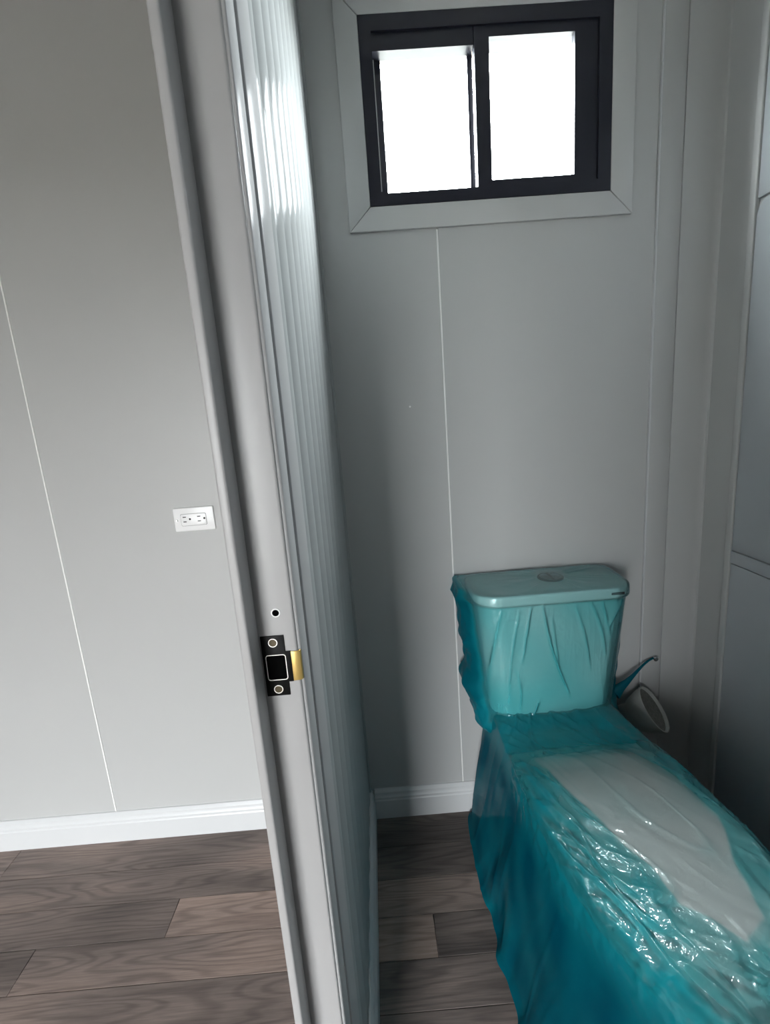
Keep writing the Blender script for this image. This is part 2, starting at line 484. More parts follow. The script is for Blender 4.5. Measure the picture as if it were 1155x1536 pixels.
for x in (-2.065, -0.928, 0.209):
    for (za, zb) in (((0.10, 1.760), (2.294, ZC)) if x > 0 else ((0.10, ZC),)):
        box('seam_strip', x - g, x + g, YB - 0.0012, YB + 0.006, za, zb, M['seam'], wall_back, bevel=0.0006, seg=1)
# flat cover batten near the right corner, with a pale bead on its left edge
box('seam_strip', 0.7835, 0.7885, YB - 0.006, YB + 0.006, 0.0, ZC, M['base'], wall_back, bevel=0.0015)
box('cover_batten', 0.7895, 0.8465, YB - 0.0035, YB, 0.0, ZC, M['wall'], wall_back, bevel=0.001)
prism('corner_post', [(0.849, YB), (0.849, YB - 0.004), (0.930, YB - 0.004), (0.945, YB - 0.010), (XR, YB - 0.016), (XR, YB)], lambda u, v, t: (u, v, t), 0, ZC, M['wall'], wall_back, bevel=0.001)

disc('nail_head', (0.1106, YB, 1.316), (0, -1, 0), [(0.0028, 0), (0.0026, 0.001), (0.001, 0.0014)], M['seam'], wall_back, n=12)

# ------------------------------------------------------------------ other walls
wall_right = tag(box('wall_right', XR, XR + 0.09, -1.20, YB + 0.08, -0.08, ZC + 0.05, M['wall']), kind='structure')
PX = XR - 0.007
def rpanel(pts, name='wall_panel', x0=PX, m='wall_blue'):
    return prism(name, pts, YZ, x0, XR, M[m], wall_right, bevel=0.0012, seg=2)
YE = 1.212
rpanel([(-1.20, 0.0), (YE, 0.0), (YE, 0.836), (-1.20, 0.836)])
rpanel([(-1.20, 0.839), (YE, 0.839), (YE, 0.872), (-1.20, 0.872)], 'dado_strip', PX - 0.002)
rr = 0.035
arc = [(YE - rr + rr * math.sin(R(a)), 1.724 - rr + rr * math.cos(R(a))) for a in range(90, -1, -10)]
rpanel([(-1.20, 0.875), (YE, 0.875)] + arc + [(-1.20, 1.724)])
rpanel([(-1.20, 1.729), (YE, 1.729), (YE, ZC), (-1.20, ZC)])
box('edge_trim', PX - 0.004, XR, YE + 0.002, YE + 0.022, 0.0, ZC, M['trim'], wall_right, bevel=0.003, seg=3)

part = tag(grid_wall('wall_partition', [YR, -0.55, 0.497, YB + 0.003], [0.0, 2.10, ZC], [(1, 0)], YZ, -0.150, -0.106, M['wall']), kind='structure')
tag(box('wall_left', XL - 0.09, XL, YR - 0.09, YB + 0.08, -0.08, ZC + 0.05, M['wall']), kind='structure')
tag(box('wall_bathroom_rear', -0.106, XR + 0.09, -1.29, -1.20, -0.08, ZC + 0.05, M['wall']), kind='structure')
tag(grid_wall('wall_rear', [XL - 0.09, -1.60, -0.50, XR], [-0.08, 0.02, 1.78, ZC + 0.05], [(1, 1)], XZ, YR - 0.09, YR, M['wall']), kind='structure')
door_pane = tag(box('door_2', -1.60, -0.50, YR - 0.05, YR - 0.044, 0.02, 1.78, M['tinted']), kind='structure')
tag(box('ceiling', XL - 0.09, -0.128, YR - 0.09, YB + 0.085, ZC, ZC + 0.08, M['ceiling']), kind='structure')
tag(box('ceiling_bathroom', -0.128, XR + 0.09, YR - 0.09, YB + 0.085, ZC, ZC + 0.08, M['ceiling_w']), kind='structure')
tag(box('ground', -40, 40, -40, 40, -0.50, -0.40, M['ground']), kind='structure')

# ------------------------------------------------------------------ baseboards
PROF = [(0, 0), (0.0165, 0), (0.0165, 0.066), (0.0145, 0.070), (0.0145, 0.077), (0.0125, 0.080), (0.0105, 0.086), (0.0105, 0.092), (0.0075, 0.0965), (0.004, 0.101), (0, 0.102)]
def baseboard(name, fn, a, b, m='base', s=1.0):
    return tag(prism(name, [(p[0], p[1] * s) for p in PROF], fn, a, b, M[m], smooth=True, angle=25), kind='structure')
baseboard('baseboard_left', lambda u, v, t: (t, YB - u, v), XL, -0.1515)
baseboard('baseboard_back', lambda u, v, t: (t, YB - u, v), -0.0835, 0.930)
baseboard('baseboard_partition', lambda u, v, t: (XP + u, t, v), 0.602, YB)
baseboard('baseboard_partition_room', lambda u, v, t: (-0.150 - u, t, v), 0.510, YB - 0.017)
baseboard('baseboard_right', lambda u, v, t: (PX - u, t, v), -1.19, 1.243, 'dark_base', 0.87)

# ------------------------------------------------------------------ partition: fluted panel
y0, y1 = 0.600, 1.340
nf = 10
w = (y1 - y0) / nf
flute_me = None
for k in range(nf):
    a = y0 + k * w
    if flute_me is None:
        pr = []
        for i in range(13):
            t = i / 12.0
            h = 0.0008 + 0.0052 * math.sin(math.pi * t) ** 0.8
            pr.append((XP - 0.004 + h, a + 0.0004 + t * (w - 0.0008)))
        pts = [(-0.107, a + 0.0004)] + pr + [(-0.107, a + w - 0.0004)]
        o = prism('flute', pts, lambda u, v, t: (u, v, t), 0.0, ZC, M['flute'], part, smooth=True, angle=60)
        flute_me, base_y = o, a
    else:
        c = flute_me.copy(); col.objects.link(c)
        c.location = flute_me.location + Vector((0, a - base_y, 0))
        c.parent = part
prism('corner_bead', [(XP - 0.006, y1 + 0.001), (XP + 0.004, y1 + 0.001), (XP + 0.0065, y1 + 0.004), (XP + 0.0065, YB - 0.0005), (XP - 0.006, YB - 0.0005)], lambda u, v, t: (u, v, t), 0.10, ZC, M['flute'], part, bevel=0.0012)

# ------------------------------------------------------------------ door frame (end of the partition)
frame = tag(empty('trim_1', (-0.125, 0.49, 0)), kind='structure')
HJ = 2.08
box('jamb_board', -0.153, -0.099, 0.480, 0.497, 0.0, HJ, M['jamb'], frame, bevel=0.003, seg=3)
box('door_stop', -0.1485, -0.1385, 0.4434, 0.480, 0.0, HJ, M['jamb'], frame, bevel=0.0025, seg=3)
box('casing_strip', -0.106, -0.0955, 0.4835, 0.524, 0.0, HJ, M['casing'], frame, bevel=0.003, seg=3)
box('casing_strip', -0.106, -0.0940, 0.5275, 0.598, 0.0, HJ, M['casing'], frame, bevel=0.004, seg=4)
disc('screw_hole', (-0.1175, 0.4798, 1.102), (0, -1, 0), [(0.0050, 0.0), (0.0048, 0.0006), (0.0038, 0.0006), (0.0036, 0.0002)], M['seam'], frame)
disc('hole_cavity', (-0.1175, 0.4797, 1.102), (0, -1, 0), [(0.0036, 0.0), (0.0036, 0.0004)], M['hole'], frame)

# strike plate
sp = tag(empty('strike_plate', (-0.122, 0.480, 1.006)), 'small black metal strike plate with a brass lip on the door jamb', 'strike plate')
yf = 0.4787
pl_pts = [(-0.1375, 1.0055), (-0.1120, 1.0055), (-0.1120, 1.0215), (-0.1065, 1.0215), (-0.1065, 1.0575), (-0.1120, 1.0575), (-0.1120, 1.0765), (-0.1375, 1.0765)]
prism('plate', pl_pts, XZ, yf, 0.4803, M['strike'], sp, bevel=0.0005)
# lip: bends away over the casing edge
lip = [(-0.1066, yf), (-0.1000, yf + 0.0002), (-0.0970, yf + 0.0016), (-0.0958, yf + 0.0042), (-0.0970, yf + 0.0042), (-0.0982, yf + 0.0026), (-0.1005, yf + 0.0014), (-0.1066, yf + 0.0012)]
o = prism('lip', lip, lambda u, v, t: (u, v, t), 1.0222, 1.0568, M['brass'], sp, bevel=0.0004)
tag(o, 'worn brass lip')
# latch opening with a bright raised rim
def rr2(cx, cz, hx, hz, r, n=5):
    return [(cx + sx * (hx - r) + r * math.cos(R(a0 + 90 * k / n)), cz + sz * (hz - r) + r * math.sin(R(a0 + 90 * k / n))) for (sx, sz, a0) in ((1, 1, 0), (-1, 1, 90), (-1, -1, 180), (1, -1, 270)) for k in range(n + 1)]
outer, inner = rr2(-0.1232, 1.0395, 0.0110, 0.0150, 0.003), rr2(-0.1232, 1.0395, 0.0103, 0.0143, 0.0026)
loft('latch_rim', [[(u, yf, v) for (u, v) in outer], [(u, yf - 0.0005, v) for (u, v) in outer], [(u, yf - 0.0005, v) for (u, v) in inner], [(u, yf, v) for (u, v) in inner]], M['steel'], sp, cap0=False, cap1=False)
prism('latch_cavity', inner, XZ, yf - 0.0001, yf + 0.0005, M['hole'], sp)
for z in (1.0685, 1.0135):
    s = disc('screw', (-0.1243, yf, z), (0, -1, 0), [(0.0050, 0), (0.0049, 0.0006), (0.0042, 0.0006), (0.0041, 0.0001)], M['steel'], sp)
    disc('screw_head', (-0.1243, yf, z), (0, -1, 0), [(0.0041, 0.0), (0.0041, 0.0004), (0.0010, 0.0002)], M['bronze'], s)

# ------------------------------------------------------------------ power outlet on the left room's wall
out = tag(empty('power_outlet', (-0.5275, YB, 1.013)), 'white rectangular double power outlet mounted sideways on grey wall', 'outlet')
ox, oz = -0.5275, 1.0475
box('cover_plate', ox - 0.0575, ox + 0.0575, YB - 0.006, YB, oz - 0.0345, oz + 0.0345, M['outlet'], out, bevel=0.003, seg=3)
prism('receptacle_groove', rr2(ox - 0.001, oz - 0.001, 0.0365, 0.0175, 0.004), XZ, YB - 0.0062, YB - 0.004, M['slot'], out)
face = prism('receptacle_face', rr2(ox - 0.001, oz - 0.001, 0.0358, 0.0168, 0.004), XZ, YB - 0.0075, YB - 0.004, M['outlet'], out, bevel=0.0006)
for c in (-0.026, 0.015):
    for dz in (0.0075, -0.0060):
        box('slot', ox + c - 0.0045, ox + c + 0.0045, YB - 0.0078, YB - 0.006, oz + dz - 0.0013, oz + dz + 0.0013, M['slot'], face)
    disc('ground_hole', (ox + c + 0.0150, YB - 0.0070, oz + 0.001), (0, -1, 0), [(0.0030, 0), (0.0030, 0.0008)], M['slot'], face, n=14)
disc('plate_screw', (ox - 0.0480, YB - 0.0060, oz - 0.001), (0, -1, 0), [(0.0032, 0), (0.0030, 0.0006), (0.0008, 0.0003)], M['chrome'], out, n=14)
disc('plate_screw', (ox + 0.0480, YB - 0.0060, oz - 0.001), (0, -1, 0), [(0.0032, 0), (0.0030, 0.0006), (0.0008, 0.0003)], M['outlet'], out, n=14)

# ------------------------------------------------------------------ window
win = tag(empty('window_1', (0.35, YB, 1.82)), kind='structure')
def rect_frame(name, x0, x1, z0, z1, l, r, b, t, ya, yb, m, parent, bevel=0.002):
    return_o = grid_wall(name, [x0, x0 + l, x1 - r, x1], [z0, z0 + b, z1 - t, z1], [(1, 1)], XZ, ya, yb, m, parent)
    return return_o
rect_frame('window_frame', 0.041, 0.658, 1.820, 2.232, 0.030, 0.033, 0.028, 0.034, YB - 0.010, YB + 0.090, M['black'], win)
rs = rect_frame('sliding_sash', 0.3195, 0.640, 1.842, 2.215, 0.0365, 0.0735, 0.0225, 0.040, YB - 0.004, YB + 0.014, M['black'], win)
box('pane', 0.350, 0.572, YB + 0.004, YB + 0.008, 1.86, 2.18, M['glass'], rs)
ls = rect_frame('fixed_sash', 0.060, 0.3215, 1.838, 2.215, 0.0310, 0.0135, 0.026, 0.040, YB + 0.030, YB + 0.048, M['black'], win)
box('pane', 0.080, 0.312, YB + 0.037, YB + 0.041, 1.85, 2.19, M['glass'], ls)
box('head_channel', 0.070, 0.3185, YB - 0.004, YB + 0.030, 2.160, 2.199, M['black'], win)
box('outer_track', 0.075, 0.335, YB + 0.060, YB + 0.085, 2.186, 2.20, M['outer'], win)
box('weather_strip', 0.0715, 0.0735, YB - 0.008, YB - 0.002, 1.855, 2.140, M['trim'], win)
cas = tag(empty('trim_2', (0.35, YB, 1.762)), kind='structure')
o_, i_ = (-0.017, 0.717, 1.762, 2.292), (0.041, 0.658, 1.820, 2.232)
cm = 0.0004
for pts in ([(o_[0], o_[2]), (o_[1], o_[2]), (i_[1], i_[2]), (i_[0], i_[2])], [(o_[1], o_[2]), (o_[1], o_[3]), (i_[1], i_[3]), (i_[1], i_[2])], [(o_[1], o_[3]), (o_[0], o_[3]), (i_[0], i_[3]), (i_[1], i_[3])], [(o_[0], o_[3]), (o_[0], o_[2]), (i_[0], i_[2]), (i_[0], i_[3])]):
    cx = sum(p[0] for p in pts) / 4; cz = sum(p[1] for p in pts) / 4
    q = [(p[0] + cm * (1 if cx > p[0] else -1), p[1] + cm * (1 if cz > p[1] else -1)) for p in pts]
    prism('casing_board', q, XZ, YB - 0.010, YB, M['trim'], cas, bevel=0.0025, seg=2)

# ------------------------------------------------------------------ toilet
def xc(y): return 0.445 + (1.20 - y) * 0.075
TO = tag(empty('toilet', (0.455, 0.90, 0)), 'white one-piece toilet with tall tank inside teal plastic film', 'toilet')
TC = 0.4435
def tank_ring(z, off=0.0, n=6):
    t = (z - 0.40) / (0.79 - 0.40)
    hx = 0.160 + 0.038 * t
    yf_ = 1.172 - 0.014 * t
    return rrect(TC, (yf_ + 1.335) / 2, hx + off, (1.335 - yf_) / 2 + off, 0.03, z, n, rf=0.055)
loft('tank', [tank_ring(z) for z in (0.36, 0.40, 0.46, 0.52, 0.58, 0.64, 0.70, 0.75, 0.787)], M['ceramic'], TO)
lc, ly, lhx, lhy = 0.4435, 1.2465, 0.2085, 0.0965
lid_rings = [rrect(lc, ly, lhx - 0.006, lhy - 0.006, 0.03, 0.787, 8, rf=0.06), rrect(lc, ly, lhx - 0.001, lhy - 0.001, 0.034, 0.790, 8, rf=0.064), rrect(lc, ly, lhx, lhy, 0.035, 0.795, 8, rf=0.065), rrect(lc, ly, lhx, lhy, 0.035, 0.811, 8, rf=0.065), rrect(lc, ly, lhx - 0.002, lhy - 0.002, 0.033, 0.8155, 8, rf=0.063), rrect(lc, ly, lhx - 0.008, lhy - 0.008, 0.03, 0.8185, 8, rf=0.058)]
lid = loft('tank_lid', lid_rings, M['ceramic'], TO)
disc('flush_button', (0.467, 1.262, 0.8182), (0, 0, 1), [(0.036, 0), (0.036, 0.002), (0.034, 0.0035), (0.0315, 0.0035), (0.031, 0.0012)], M['slot'], lid, n=32)
for s in (-1, 1):
    hp = [(0.467 + s * (0.0010 + 0.0285 * math.cos(R(a))), 1.262 + 0.0285 * math.sin(R(a))) for a in range(-86, 87, 12)]
    prism('button_half', hp, lambda u, v, t: (u, v, t), 0.8190, 0.8225, M['chrome'], lid, bevel=0.0006)
box('nameplate', 0.585, 0.619, 1.1492, 1.152, 0.7995, 0.8060, M['slot'], lid, bevel=0.0004)
# bowl and foot, seat and cover
def halfw(y, w, yfront, ym, yr, wr):
    if y < ym:
        t = min(1.0, (ym - y) / (ym - yfront))
        return w * math.sqrt(max(0.0, 1 - t * t))
    t = min(1.0, (y - ym) / (yr - ym))
    return w + (wr - w) * t * t * (3 - 2 * t)
def egg_ring(z, w, yfront, ym, yr, wr, n=48, rearr=0.03, skew=1.0):
    """closed ring: left side rear->front, right side front->rear"""
    pts = []
    m = n // 2
    for k in range(m + 1):
        s = k / m
        # even in angle over the front, even in y over the rear
        if s < 0.45:
            y = yr + (ym - yr) * (s / 0.45)
        else:
            y = ym - (ym - yfront) * math.sin(math.pi / 2 * (s - 0.45) / 0.55)
        h = halfw(y, w, yfront, ym, yr, wr)
        rr_ = min(1.0, max(0.0, (yr - y) / rearr)) if rearr > 0 else 1
        h = h - rearr * (1 - math.sqrt(max(0.0, 1 - (1 - rr_) ** 2)))
        pts.append((h, y))
    left = [(0.445 + skew * (xc(y) - 0.445) - h, y, z) for (h, y) in pts]
    right = [(0.445 + skew * (xc(y) - 0.445) + h, y, z) for (h, y) in reversed(pts[:-1])]
    return left + right
bowl = [egg_ring(z, w, yf_, ym, yr, wr) for (z, w, yf_, ym, yr, wr) in
        ((0.000, 0.125, 0.600, 0.85, 1.30, 0.115), (0.020, 0.128, 0.595, 0.85, 1.30, 0.118), (0.10, 0.122, 0.590, 0.84, 1.30, 0.115), (0.18, 0.128, 0.560, 0.83, 1.30, 0.118), (0.26, 0.150, 0.510, 0.81, 1.31, 0.130), (0.32, 0.170, 0.465, 0.80, 1.32, 0.145), (0.37, 0.182, 0.440, 0.79, 1.325, 0.152), (0.405, 0.187, 0.430, 0.78, 1.328, 0.156), (0.418, 0.185, 0.433, 0.78, 1.326, 0.154), (0.424, 0.178, 0.440, 0.78, 1.32, 0.148))]
loft('bowl', bowl, M['ceramic'], TO)
seat = [egg_ring(z, w, yf_, 0.776, yr, wr) for (z, w, yf_, yr, wr) in ((0.424, 0.183, 0.425, 1.010, 0.150), (0.426, 0.186, 0.420, 1.013, 0.153), (0.438, 0.186, 0.420, 1.013, 0.153), (0.440, 0.183, 0.424, 1.010, 0.150))]
loft('seat', seat, M['seatp'], TO)
cover = [egg_ring(z, w, yf_, 0.776, yr, wr) for (z, w, yf_, yr, wr) in ((0.4405, 0.186, 0.420, 1.013, 0.150), (0.443, 0.189, 0.416, 1.016, 0.153), (0.455, 0.189, 0.416, 1.016, 0.153), (0.460, 0.185, 0.421, 1.012, 0.149), (0.4625, 0.176, 0.432, 1.003, 0.140), (0.4665, 0.160, 0.450, 0.990, 0.125), (0.4715, 0.135, 0.480, 0.970, 0.105), (0.4765, 0.100, 0.530, 0.945, 0.078), (0.4790, 0.068, 0.590, 0.925, 0.052))]
loft('seat_cover', cover, M['seatp'], TO)
for s in (-1, 1):
    box('hinge', xc(1.03) + s * 0.075 - 0.02, xc(1.03) + s * 0.075 + 0.02, 1.014, 1.044, 0.424, 0.450, M['seatp'], TO, bevel=0.006, seg=3)

# ------------------------------------------------------------------ teal plastic film
WR = tag(empty('plastic_wrap', (0.455, 0.90, 0)), 'crinkled translucent teal plastic film wrapped over the whole toilet', 'plastic film')
def ns(x, y, z): return noise.noise(Vector((x, y, z)))
def ridge(x, y, z):
    return (1 - abs(ns(x, y, z)) * 2.2)
def sstep(a, b, x):
    t = min(1.0, max(0.0, (x - a) / (b - a)))
    return t * t * (3 - 2 * t)

# -- tank cover: rings from the tank's foot up the sides and in over the lid
NT = 40                       # points per corner set
def resample(ring, n):
    """even points along a closed ring"""
    P = [Vector(p) for p in ring] + [Vector(ring[0])]
    d = [0.0]
    for a, b in zip(P, P[1:]): d.append(d[-1] + (b - a).length)
    out_, j = [], 0
    for k in range(n):
        s = d[-1] * k / n
        while d[j + 1] < s: j += 1
        t = (s - d[j]) / max(1e-9, d[j + 1] - d[j])
        out_.append(P[j].lerp(P[j + 1], t))
    return out_
NR = 560
CREASES = [(0.405, 0.485, 0.785, 0.50, -0.010, 1.0), (0.300, 0.272, 0.78, 0.46, -0.012, 0.9), (0.345, 0.315, 0.77, 0.50, -0.006, 0.6), (0.375, 0.352, 0.785, 0.62, 0.0, 0.7),
           (0.490, 0.535, 0.78, 0.58, 0.006, 0.6), (0.530, 0.575, 0.785, 0.62, 0.008, 0.7), (0.560, 0.585, 0.785, 0.68, 0.0, 0.6), (0.620, 0.575, 0.785, 0.70, 0.0, 0.8),
           (0.395, 0.372, 0.50, 0.445, 0.004, 0.9), (0.330, 0.345, 0.62, 0.47, 0.01, 0.5), (0.430, 0.455, 0.75, 0.55, 0.0, 0.5)]
rings, lay = [], []
cen = Vector((TC, 1.25, 0))
zs = [0.400 + (0.786 - 0.400) * k / 70 for k in range(71)]
def side_push(p, z):
    """loose bag: bulges on the left rear and a little on the right"""
    left = sstep(0.30, 0.235, p.x) * sstep(1.17, 1.25, p.y)
    tgt = 0.205 - 0.055 * math.exp(-((z - 0.505) / 0.055) ** 2) + 0.02 * ns(z * 22, 3.0, 0) - 0.012 * sstep(0.75, 0.80, z)
    dx = (tgt - p.x) * left if tgt < p.x else 0.0
    right = sstep(0.58, 0.65, p.x) * sstep(1.18, 1.27, p.y)
    tg2 = 0.672 + 0.018 * math.exp(-((z - 0.46) / 0.07) ** 2)
    if tg2 > p.x: dx += (tg2 - p.x) * right
    return dx, max(left, right)
for z in zs:
    base = resample(tank_ring(z, 0.0045, 8), NR)
    for p in base:
        front = sstep(1.22, 1.165, p.y)
        u = p.x
        # a few long pulled creases sweeping down the front, fine slack between them
        fold = 0.0
        if front > 0:
            for (ua, ub, za, zb, bow, am) in CREASES:
                if zb < z < za:
                    t = (za - z) / (za - zb)
                    uc = ua + (ub - ua) * t + bow * math.sin(math.pi * t)
                    fold = max(fold, am * math.exp(-((u - uc) / 0.0038) ** 2) * math.sin(math.pi * min(1, t * 0.9 + 0.1)) ** 0.5)
        f2 = max(0.0, ridge((u - 0.46) / (0.6 + 0.6 * (0.79 - z)) * 40 + ns(u * 9, z * 6, 1), z * 2.0, 9.0) - 0.75) * 2
        out_d = 0.0015 + front * (0.0042 * fold + 0.0014 * f2) + 0.0012 * abs(ns(u * 14, p.y * 14, z * 9))
        # gathers near the foot
        foot = sstep(0.47, 0.41, z)
        out_d += foot * (0.020 + 0.012 * ns(u * 25, p.y * 25, z * 40))
        dirv = Vector((p.x - TC, (p.y - 1.25) * 2.2, 0)).normalized()
        dx, loose = side_push(p, z)
        lo = 0.010 * ns(p.y * 40, z * 28, 2.0) * loose
        x_ = p.x + dirv.x * out_d + dx + lo
        y_ = min(p.y + dirv.y * out_d, YB - 0.004)
        rings.append((x_, y_, z))
        L_ = 0.34 + 0.10 * ns(u * 8, z * 7, 5) + 0.08 * sstep(0.62, 0.50, z) + 0.13 * fold * front
        side = 1 - sstep(1.215, 1.175, p.y)
        L_ = max(L_, 0.92 * side, 0.85 * foot)
        lay.append(min(1.0, max(0.0, L_)))
NZ = len(zs)
# over the lid
lidf = [(0.788, 0.003), (0.791, 0.0045), (0.797, 0.0045), (0.804, 0.0042), (0.811, 0.0040), (0.816, 0.0030), (0.8195, -0.001), (0.8205, -0.008)]
for (z, off) in lidf:
    for p in resample(rrect(lc, ly, lhx + off, lhy + off, 0.036, z, 8, rf=0.064), NR):
        dx, loose = side_push(p, 0.80)
        k = sstep(0.8205, 0.80, z) * 0.9
        hump = 0.020 * loose * (1 if p.x < 0.4 else 0.2)
        w_ = 0.0012 * abs(ns(p.x * 40, p.y * 40, z * 40))
        rings.append((p.x + dx * k * 0.9, min(p.y, YB - 0.004), z + w_ + hump * k))
        lay.append(min(1.0, 0.24 + 0.70 * loose * k))
NLID = 26
for j in range(1, NLID + 1):
    r = 1 - j / (NLID + 0.5)
    for p in resample(rrect(lc, ly, lhx - 0.008, lhy - 0.008, 0.036, 0.8205, 8, rf=0.058), NR):
        x_, y_ = lc + (p.x - lc) * r, ly + (p.y - ly) * r
        d = math.hypot(x_ - 0.467, y_ - 1.262)
        bump_b = 0.0055 * sstep(0.060, 0.032, d)
        ang = math.atan2(y_ - 1.262, x_ - 0.467)
        rad = 0.0032 * max(0.0, ridge(math.cos(ang) * 3.2, math.sin(ang) * 3.2, 7) - 0.5) * sstep(0.03, 0.06, d) * sstep(0.20, 0.05, d) * 2
        rings.append((x_, y_, 0.8210 + bump_b + rad + 0.0012 * abs(ns(x_ * 18, y_ * 30, 1))))
        lay.append(0.28 + 0.06 * ns(x_ * 10, y_ * 10, 3) - 0.10 * sstep(0.05, 0.03, d))
rl = [rings[k * NR:(k + 1) * NR] for k in range(len(rings) // NR)]
loft('tank_cover', rl, M['film'], WR, cap0=False, cap1=True, angle=180, attr=lay)

# -- bowl cover: top sheet and skirt
MK = 250                      # points along each side, rear to tip
NB = 2 * MK + 1
def outline(off, z):
    return [Vector(p) for p in egg_ring(z, 0.196 + off, 0.392 - off, 0.776, 1.30, 0.168 + off, n=2 * MK, rearr=0.05)]
BAND = [(0.330, 0.985), (0.372, 0.837), (0.420, 0.712), (0.441, 0.621), (0.500, 0.560), (0.552, 0.590), (0.572, 0.654), (0.618, 0.786), (0.600, 0.894), (0.537, 0.998)]
def band_dist(x, y):
    """signed distance to the single-ply part of the film (negative inside)"""
    ins, best = False, 9
    n = len(BAND)
    for i in range(n):
        (x1, y1_), (x2, y2) = BAND[i], BAND[(i + 1) % n]
        if (y1_ > y) != (y2 > y) and x < (x2 - x1) * (y - y1_) / (y2 - y1_) + x1: ins = not ins
        dx, dy = x2 - x1, y2 - y1_
        t = min(1, max(0, ((x - x1) * dx + (y - y1_) * dy) / (dx * dx + dy * dy)))
        best = min(best, math.hypot(x - x1 - t * dx, y - y1_ - t * dy))
    return -best if ins else best
def top_z(x, y):
    seat_w = max(0.06, halfw(y, 0.180, 0.392, 0.776, 1.30, 0.155))
    z = 0.4655 + 0.024 * max(0.0, 1 - (abs(x - xc(y)) / seat_w) ** 2.2) * sstep(1.02, 0.95, y) * sstep(0.39, 0.52, y)
    deck = sstep(1.005, 1.045, y)
    z -= 0.016 * deck
    z += 0.010 * sstep(1.10, 1.17, y)
    return z
def crumple(x, y, amp):
    a = max(0.0, ridge(x * 16 + ns(x * 5, y * 5, 2), y * 7, 1.5) - 0.45)
    b = max(0.0, ridge((x * 0.75 + y * 0.65) * 24, (x * 0.65 - y * 0.75) * 7, 8.2) - 0.5)
    return amp * (a * 1.2 + b * 0.9 + 0.25 * abs(ns(x * 45, y * 45, 0)))
rings, lay = [], []
NS = 86
for k in range(NS + 1):
    s = k / NS                      # 0 floor .. 1 rim
    z = 0.004 + (0.446 - 0.004) * s
    flare = 0.053 * (1 - s) ** 0.9 + 0.010 * math.exp(-(s / 0.03) ** 2)
    ring = outline(0.0, z)
    for i, p in enumerate(ring):
        c = Vector((xc(p.y), min(1.15, max(0.72, p.y)), z))
        d = (p - c); d.z = 0; d.normalize()
        per = i / NB * 6.2
        # hanging folds: long diagonal drapes, stronger low down
        q = per * 2.3 + (1 - s) * 0.55
        fo = sstep(0.15, 0.95, ridge(q, s * 0.6, 2.0))
        f2 = max(0.0, ridge(q * 2.7, s * 1.2 + per, 6.0) - 0.5)
        crk = max(0.0, ridge(p.x * 40 + z * 30, p.y * 40 + ns(p.y * 30, z * 40, 3), 17.0) - 0.3) * 0.0042 * sstep(1.02, 0.97, p.y) * sstep(0.80, 0.98, s)
        off = crk + flare + (0.012 * fo + 0.004 * f2) * (0.15 + 0.85 * (1 - s) ** 0.8) 
        x_, y_ = p.x + d.x * off, p.y + d.y * off
        y_ = min(y_, 1.325)
        x_ = min(x_, PX - 0.03)
        rings.append((x_, y_, z))
        rim = sstep(0.80, 1.0, s)
        lay.append(min(1, max(0, 0.95 - 0.25 * rim + 0.12 * ns(per * 6, s * 4, 3))))
rim0 = outline(0.0, 0.446)
def inward(i):
    p = rim0[i]
    sy = min(1.12, max(0.66, p.y))
    d = Vector((xc(sy) - p.x, sy - p.y, 0))
    return p, d.normalized()
def top_point(x_, y_, lift):
    bd = band_dist(x_, y_)
    loose = sstep(-0.01, 0.03, bd)
    deck = sstep(1.0, 1.03, y_)
    zz = 0.446 + (top_z(x_, y_) - 0.446) * lift + crumple(x_, y_, 0.0020 + 0.0048 * loose) * lift
    # crinkles: small facets in patches, long streaks along the left flank of the seat
    off_l = xc(y_) - x_
    flank = sstep(0.05, 0.12, off_l) * (1 - deck)
    patch = sstep(0.05, 0.35, ns(x_ * 11, y_ * 9, 31.0)) * (0.35 + 0.65 * loose)
    shoulder = sstep(0.125, 0.165, abs(off_l)) * (1 - deck)
    fac = max(0.0, ridge(x_ * 54 + 1.4 * ns(x_ * 26, y_ * 26, 4), y_ * 40 + 1.4 * ns(x_ * 26, y_ * 26, 14), 5.5) - 0.30)
    zz += (0.3 + 0.7 * lift) * 0.0033 * fac * min(1.0, 0.75 * patch + 0.9 * shoulder)
    a_, b_ = x_ * 0.93 + y_ * 0.36, y_ * 0.93 - x_ * 0.36
    streak = max(0.0, ridge(a_ * 38 + 0.5 * ns(b_ * 5, a_ * 5, 0), b_ * 5.0, 21.0) - 0.62) / 0.38
    zz += lift * 0.0034 * streak * flank * (0.3 + 0.7 * loose)
    zz += 0.004 * deck * lift * max(0, ridge(x_ * 1.3, y_ * 17, 3) - 0.3)
    L_ = 0.02 + 0.40 * sstep(-0.003, 0.004, bd + 0.012 * ns(x_ * 14, y_ * 14, 0)) + 0.10 * sstep(0.03, 0.12, bd)
    thin = max(0.0, ridge((x_ * 0.9 + y_ * 0.44) * 13, (y_ * 0.9 - x_ * 0.44) * 4, 40.0) - 0.88) / 0.12
    zz += 0.0018 * thin * lift
    L_ += 0.07 * thin
    L_ += 0.10 * ns(x_ * 9, y_ * 9, 2) + 0.10 * streak * flank + 0.12 * patch * loose - 0.16 * sstep(0.66, 0.54, y_) * sstep(0.10, 0.04, off_l)
    return zz, max(L_, (0.64 + 0.10 * ns(x_ * 6, y_ * 20, 8)) * deck)
NSH = 12
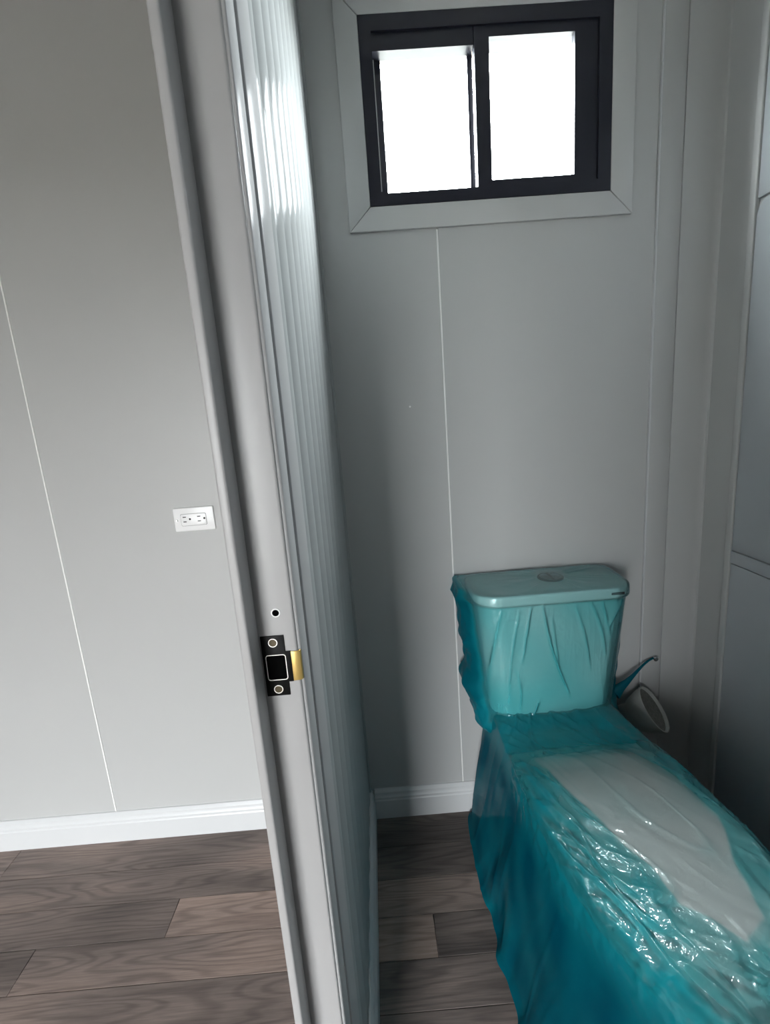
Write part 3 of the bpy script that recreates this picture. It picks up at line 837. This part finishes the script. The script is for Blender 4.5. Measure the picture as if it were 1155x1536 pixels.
for j in range(1, NSH + 1):
    a = j / NSH * math.pi / 2
    for i in range(NB):
        p, d = inward(i)
        cr = max(0.0, ridge(p.x * 40 + j * 0.35, p.y * 40 + ns(p.y * 30, j * 0.3, 3), 17.0) - 0.3) * 0.0042 * sstep(1.02, 0.97, p.y)
        b = p + d * (0.022 * (1 - math.cos(a)) - cr * math.cos(a))
        zz, L_ = top_point(b.x, b.y, math.sin(a))
        rings.append((b.x, b.y, zz))
        lay.append(min(1, max(0, L_, 0.70 * (1 - j / NSH))))
nsk = len(rings) // NB
faces = [(k * NB + i, k * NB + (i + 1) % NB, (k + 1) * NB + (i + 1) % NB, (k + 1) * NB + i) for k in range(nsk - 1) for i in range(NB)]
last = (nsk - 1) * NB
NCOL = 160
row_prev = None
for k in range(MK + 1):
    il, ir = last + k, last + 2 * MK - k
    if k == MK: row = [il] * (NCOL + 1)
    else:
        row = [il]
        A, B = Vector(rings[il]), Vector(rings[ir])
        for c in range(1, NCOL):
            q_ = A.lerp(B, c / NCOL)
            zz, L_ = top_point(q_.x, q_.y, 1.0)
            row.append(len(rings)); rings.append((q_.x, q_.y, zz)); lay.append(min(1, max(0, L_)))
        row.append(ir)
    if row_prev:
        for c in range(NCOL):
            f = []
            for v_ in (row_prev[c], row_prev[c + 1], row[c + 1], row[c]):
                if v_ not in f: f.append(v_)
            if len(f) > 2: faces.append(tuple(f))
    row_prev = row
bc = mesh('bowl_cover', rings, faces, M['film'], WR, smooth=True, angle=180)
bc.data.attributes.new('layers', 'FLOAT', 'POINT').data.foreach_set('value', lay)
# twisted tail tied to the wall stud
tube('twisted_tail', [(0.668, 1.285, 0.425), (0.690, 1.290, 0.440), (0.712, 1.296, 0.452), (0.733, 1.304, 0.464), (0.756, 1.314, 0.477), (0.778, 1.325, 0.487), (0.800, 1.336, 0.493), (0.822, 1.346, 0.495)], [0.020, 0.013, 0.0085, 0.0058, 0.0042, 0.0034, 0.003, 0.0028], M['film'], WR, layers=0.95)

# ------------------------------------------------------------------ cup-shaped fitting beside the tank, stud
cn = Vector((0.668, -0.429, 0.607)).normalized()
cc = Vector((0.785, 1.270, 0.372))
CU = tag(empty('pipe_cup', tuple(cc - cn * 0.07)), 'grey white open cup-shaped pipe end tilted beside the toilet tank', 'pipe fitting')
disc('shell', cc, cn, [(0.040, -0.075), (0.052, -0.055), (0.062, -0.028), (0.0685, -0.003), (0.0685, 0.0), (0.0655, 0.0), (0.064, -0.010), (0.058, -0.022)], M['cup'], CU, n=40)
disc('core', cc, cn, [(0.0645, -0.016), (0.0645, -0.010), (0.030, -0.013), (0.004, -0.014)], M['cup_in'], CU, n=40)
disc('core_hole', cc - cn * 0.0135 + Vector((0.004, 0, -0.012)), cn, [(0.006, 0.0), (0.006, 0.0022)], M['hole'], CU, n=16)
tube('stem', [cc - cn * 0.06, (0.735, 1.310, 0.320), (0.735, YB, 0.315)], 0.022, M['cup'], CU, n=16)
st = tag(empty('wall_stud', (0.826, YB, 0.488)), 'tiny pale round stud on the wall batten holding the film tail', 'stud')
disc('stud_head', (0.826, YB - 0.004, 0.494), (0, -1, 0), [(0.0045, 0), (0.0045, 0.009), (0.0075, 0.010), (0.0075, 0.013), (0.004, 0.0145)], M['chrome'], st, n=16)
